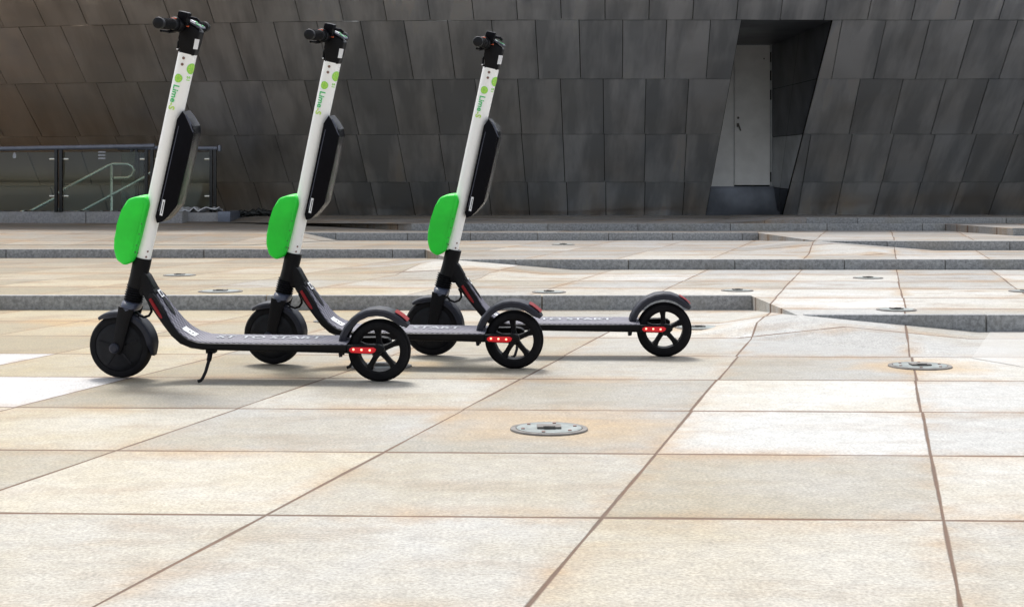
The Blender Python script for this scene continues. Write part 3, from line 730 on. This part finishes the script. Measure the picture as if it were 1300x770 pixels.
    for (x, y, hw), (x2, y2) in zip(T, Bt):
        t = V3(LP(x, y, -hw)); m = V3(LP(x2, y2, -hw * .85)); tops.append((t, hw)); v = t - m
        sec = []
        for (f, h) in ((-1, .93), (-.97, 1), (-.5, 1.02), (0, 1.03), (.5, 1.02), (.97, 1), (1, .93), (1.0, .3), (.93, .08), (.8, 0), (0, -.03), (-.8, 0), (-.93, .08), (-1.0, .3)):
            sec.append(m + v * h + Vector((0, f * hw, 0)))
        rings.append(sec)
    b.loft(rings)
    b.tube([ap(.004), ap(-.02), ap(-.06), ap(-.094)], [.0285, .0285, .0275, .029], 28)
    fr = b.make('frame', M['black'], root, smooth=40)
    b = B()                                    # neck gusset from the head tube
    n0 = [LP(x, y, -.0) for x, y in ((181, 340), (190, 349), (199, 365), (193, 374), (181, 374), (174, 362))]
    b.prism(n0, -.0215, .0215, .004, 2); b.make('neck', M['black'], fr)
    # deck mat on top following the curve
    b = B(); rings = []
    for (t, hw), (t2, hw2) in zip(tops[3:-1], tops[4:]):
        pass
    st = tops[2:]
    for i, (t, hw) in enumerate(st):
        a_ = st[min(i + 1, len(st) - 1)][0] - st[max(i - 1, 0)][0]; nn = Vector((-a_.z, 0, a_.x)).normalized()
        if nn.z < 0: nn = -nn
        w_ = hw - .003; rings.append([t + nn * h + Vector((0, f * w_, 0)) for f, h in ((-1, .0), (-.98, .0026), (-.4, .0038), (0, .004), (.4, .0038), (.98, .0026), (1, .0))])
    b.loft(rings, False, False); mt = b.make('deck_mat', M['mat'], root, smooth=60)
    sth = st
    def onmat(s, y, lift):     # s: x position on the mat
        s0_ = s
        for i in range(len(sth) - 1):
            if (i == 0 and s < sth[0][0].x) or sth[i][0].x <= s <= sth[i + 1][0].x or i == len(sth) - 2:
                a, c = sth[i][0], sth[i + 1][0]; f = (s - a.x) / (c.x - a.x); p = a.lerp(c, f); d = (c - a).normalized(); nn = Vector((-d.z, 0, d.x))
                if nn.z < 0: nn = -nn
                return p + nn * (.004 + lift) + Vector((0, y, 0))
    # dark insert, badge and sticker on the neck
    def matpatch(s0, s1, y0, y1, lift, mat, name, par, round_=False, n=8):
        b = B(); A, D = [], []
        for i in range(n + 1):
            f = i / n; s = s0 + (s1 - s0) * f; k = (max(.05, 1 - abs(2 * f - 1) ** 3) if round_ else 1); mid, hh = (y0 + y1) / 2, (y1 - y0) / 2
            A.append(b.bm.verts.new(onmat(s, mid - hh * k, lift))); D.append(b.bm.verts.new(onmat(s, mid + hh * k, lift)))
        for i in range(n): b.bm.faces.new((A[i], A[i + 1], D[i + 1], D[i]))
        return b.make(name, mat, par)
    xs = lambda px, py, yo: LP(px, py, yo)[0]
    matpatch(xs(203, 372, 0), xs(221.5, 398, 0), -.015, .013, .0024, M['black'], 'insert', mt, True)
    bdg = matpatch(xs(198.2, 366, 0) + .003, xs(205.5, 376, 0), -.016, .010, .0034, M['sticker'], 'badge', mt, False)
    matpatch(xs(200.0, 368.5, 0) + .0015, xs(204.3, 374, 0), -.008, .004, .0044, M['print'], 'badge_mark', mt)
    stx = matpatch(xs(232, 412, -.012), xs(249, 424, -.012), -.030, .012, .0012, M['sticker'], 'sticker', mt)
    for k in range(2):
        s0 = xs(238.5 + 4 * k, 417.5 + 2.6 * k, -.012); matpatch(s0, s0 + .0055, -.014, -.004, .0020, M['print'], 'sticker_mark', mt, n=2)
    me = text_mesh('ST TO START', .066, .0003)
    x_0, x_1 = xs(275, 428, 0), xs(408, 430, 0); mx = max(v.co.x for v in me.vertices)
    for v in me.vertices:
        x, y, z = v.co; v.co = onmat(x_0 + x / mx * (x_1 - x_0), -.008 + y * .85, .0014 + z)
    link_mesh(me, 'lettering', M['greyprint'], mt)
    # reflectors beside the neck
    for sy in (-1, 1):
        yy = .052
        o3 = [(189.5, 372), (194, 372.5), (199, 378), (213.5, 404), (211, 409), (206, 407), (192, 384), (188, 377)]
        hwf = lambda x: .031 + (x - 188) / 26 * .018
        b = B()
        vi_ = [V3(LP(x, y, -(hwf(x) + .002)), sy * (hwf(x) + .002)) for x, y in o3]; vo = [p - Vector((0, sy * .012, 0)) for p in vi_]
        a1 = [b.bm.verts.new(p) for p in vi_]; a2 = [b.bm.verts.new(p) for p in vo]; b.bm.faces.new(a1); b.bm.faces.new(a2[::-1])
        for i in range(len(a1)): b.bm.faces.new((a1[i], a2[i], a2[(i + 1) % len(a1)], a1[(i + 1) % len(a1)]))
        ho = b.make('reflector_housing', M['blackplastic'], fr)
        b = B(); ln = [(190.5, 379), (196, 388.5), (201.5, 397.5), (206, 404)]
        b.tube([V3(LP(x, y, -(hwf(x) + .003)), sy * (hwf(x) + .0035)) for x, y in ln], [.005, .0055, .0055, .005], 10); b.make('reflector', M['red'], ho)
    # ---- rear wheel
    rc = V3(LP(481, 441.8, -.018)); rr = .0985; rc.z = rr + .001
    b = B(); b.lathe([(.072, -.021), (.080, -.0235), (.090, -.021), (.0965, -.012), (rr, 0), (.0965, .012), (.090, .021), (.080, .0235), (.072, .021)], rc, 64)
    b.lathe([(.0955, -.016), (.0985, -.014), (.0955, -.012)], rc, 64)
    wr = b.make('rear_wheel', M['rubber'], root)
    b = B(); b.lathe([(.066, -.018), (.074, -.020), (.074, .020), (.066, .018)], rc, 64); b.lathe([(0, -.022), (.014, -.022), (.017, -.017), (.017, .017), (.014, .022), (0, .022)], rc, 24)
    for k in range(5):
        a = R(95 + 72 * k); u = Vector((math.cos(a), 0, math.sin(a))); v = Vector((-math.sin(a), 0, math.cos(a)))
        rings = []
        for d, hw, th in ((.008, .011, .013), (.03, .0085, .010), (.05, .0085, .010), (.062, .011, .012), (.069, .016, .014)):
            c = rc + u * d; rings.append([c + v * (hw * x_) + Vector((0, th * y_, 0)) for x_, y_ in ((-1, -.5), (-.6, -1), (.6, -1), (1, -.5), (1, .5), (.6, 1), (-.6, 1), (-1, .5))])
        b.loft(rings)
    b.make('rim', M['black'], wr)
    # rear arms carrying the axle
    b = B()
    for sy in (-1, 1):
        pr = [LP(x, y, -.0745) for x, y in ((440, 438), (476, 437.6), (483, 438.6), (487.5, 442), (487, 446.5), (483, 449.5), (478, 449.9), (440, 448.8))]
        y0, y1 = sy * .050, sy * .0745
        b.prism(pr, min(y0, y1), max(y0, y1), .003, 2)
    b.lathe([(0, -.073), (.011, -.073), (.011, .073), (0, .073)], rc, 16)
    arm = b.make('rear_arm', M['black'], fr)
    # ---- rear mudguard
    gs = [(190, .128), (180, .128), (170, .128), (158, .129), (145, .130), (130, .131), (118, .132), (105, .133), (92, .133), (80, .132), (70, .130), (60, .128), (52, .127), (45, .125), (40, .123)]
    b = guard(rc, gs, 0, 0, .036, .020); rg = b.make('rear_mudguard', M['guard'], root)
    b = B(); rings = []
    for a in (67, 62, 56, 50, 46):
        u = Vector((math.cos(R(a)), 0, math.sin(R(a)))); ro = .1315 - (68 - a) * .00015
        rings.append([rc + u * (ro + h) + Vector((0, y, 0)) for y, h in ((-.024, .0036), (-.018, .0050), (-.010, .0058), (.010, .0058), (.018, .0050), (.024, .0036))])
    b.loft(rings, False, False); b.make('rear_reflector', M['red'], rg)
    # ---- tail lights on both sides
    for sy in (-1, 1):
        yo = .0755
        pr = [LP(x, y, -yo) for x, y in ((443.5, 442.5), (447, 440.5), (474, 440.8), (477.5, 443), (476, 446.5), (472, 448.3), (458, 448), (446, 447.3), (443.2, 445))]
        y0, y1 = sy * .0735, sy * .0775
        b = B(); b.prism(pr, min(y0, y1), max(y0, y1), .0012, 2); tl_ = b.make('tail_light', M['redlens'], root)
        for x, y in ((448.8, 443.2), (459, 443.6), (469.5, 444.2)):
            p = V3(LP(x, y, -yo)); b = B(); b.lathe([(0, sy * .0795), (.0030, sy * .079), (.0036, sy * .0770), (0, sy * .0770)], p, 14); b.make('led', M['led'], tl_)
    # ---- kickstand
    b = B(); tp = V3(LP(268, 443, -.055), -.055); fz = 484.3
    b.box(tp + Vector((0, .004, -.004)), (.030, .030, .016), .003)
    b.tube([tp + Vector((-.002, 0, -.006)), V3(LP(265.3, 457, -.085), -.085)], [.0085, .0075], 12)
    ft = V3(LP(257.2, 479.8, -.128), -.128)
    b.tube([V3(LP(265.3, 457, -.085), -.085), V3(LP(261, 472, -.113), -.113), ft, V3(LP(255, 482.5, -.132), -.132), V3(LP(251.3, 483.8, -.133), -.133)], [.0055, .005, .005, .0052, .0055], 12)
    b.make('kickstand', M['black'], root)
    # ---- cables from the boot to the neck
    b = B(); b.tube([V3(LP(x, y, -.012), -.012) for x, y in ((173.5, 396), (176.5, 400), (183, 402.3), (189, 400.5), (192.3, 395.5), (191.5, 389), (188.5, 383))], .0042, 10)
    b.make('brake_cable', M['black'], root)
    return root, steerparts

root, sparts = build_scooter()
def tree_copy(o, parent, mp):
    c = o.copy(); C.objects.link(c); c.parent = parent; mp[o] = c
    for ch in list(o.children): tree_copy(ch, c, mp)
    return c
cfg = [((-1.249, 4.66, 0), 5.3, PSI, ST1, 'nearest scooter, at the left front, deck in full view with its kickstand down'),
       ((-.822, 5.02, 0), 7.6, PSI, 1.2, 'middle scooter of three, its rear wheel between the other two decks'),
       ((-.291, 5.283, 0), 1.8, PSI, 5.0, 'farthest scooter, at the right, with crinkled clear film round its battery')]
scooters = []
for i, (loc, th, ps, st, lab) in enumerate(cfg):
    if i == 0: o, mp = root, {s: s for s in sparts}
    else: mp = {}; o = tree_copy(root, None, mp)
    scooters.append((o, mp, loc, th, ps, st, lab))
for o, mp, loc, th, ps, st, lab in scooters:
    o.location = loc; o.rotation_euler = (R(ps), 0, R(-th)); o['label'] = lab; o['group'] = 'rental scooters parked in a row'
    for s in sparts: mp[s].matrix_basis = steer(st, {1: -.9, 2: -1.7}.get([x[0] for x in scooters].index(o), 0))
# crinkled film left on the farthest scooter's battery pack
o, mp = scooters[2][0], scooters[2][1]
bp = next(c for c in o.children if c.name.startswith('battery_pack'))
rng = random.Random(9); b = B()
lp = [(232, 139.5), (238, 140), (245, 148), (251.5, 156), (253, 166), (250.5, 178), (247.5, 192), (243, 212), (238, 232), (234, 250)]
rings = []
for i, (x, y) in enumerate(lp):
    c = V3(LP(x, y, 0, S1)); j = lambda: rng.uniform(-.004, .004)
    rings.append([c + Vector((-.012 + j(), -.0405 + j() * .3, -.004)), c + Vector((-.004 + j(), -.0415 + j() * .3, 0)), c + Vector((.002 + j(), -.032, 0)), c + Vector((.003 + j(), -.01, .001)), c + Vector((.002, .03, 0))])
b.loft(rings, False, False); b.make('loose_film', M['film'], bp, smooth=0)
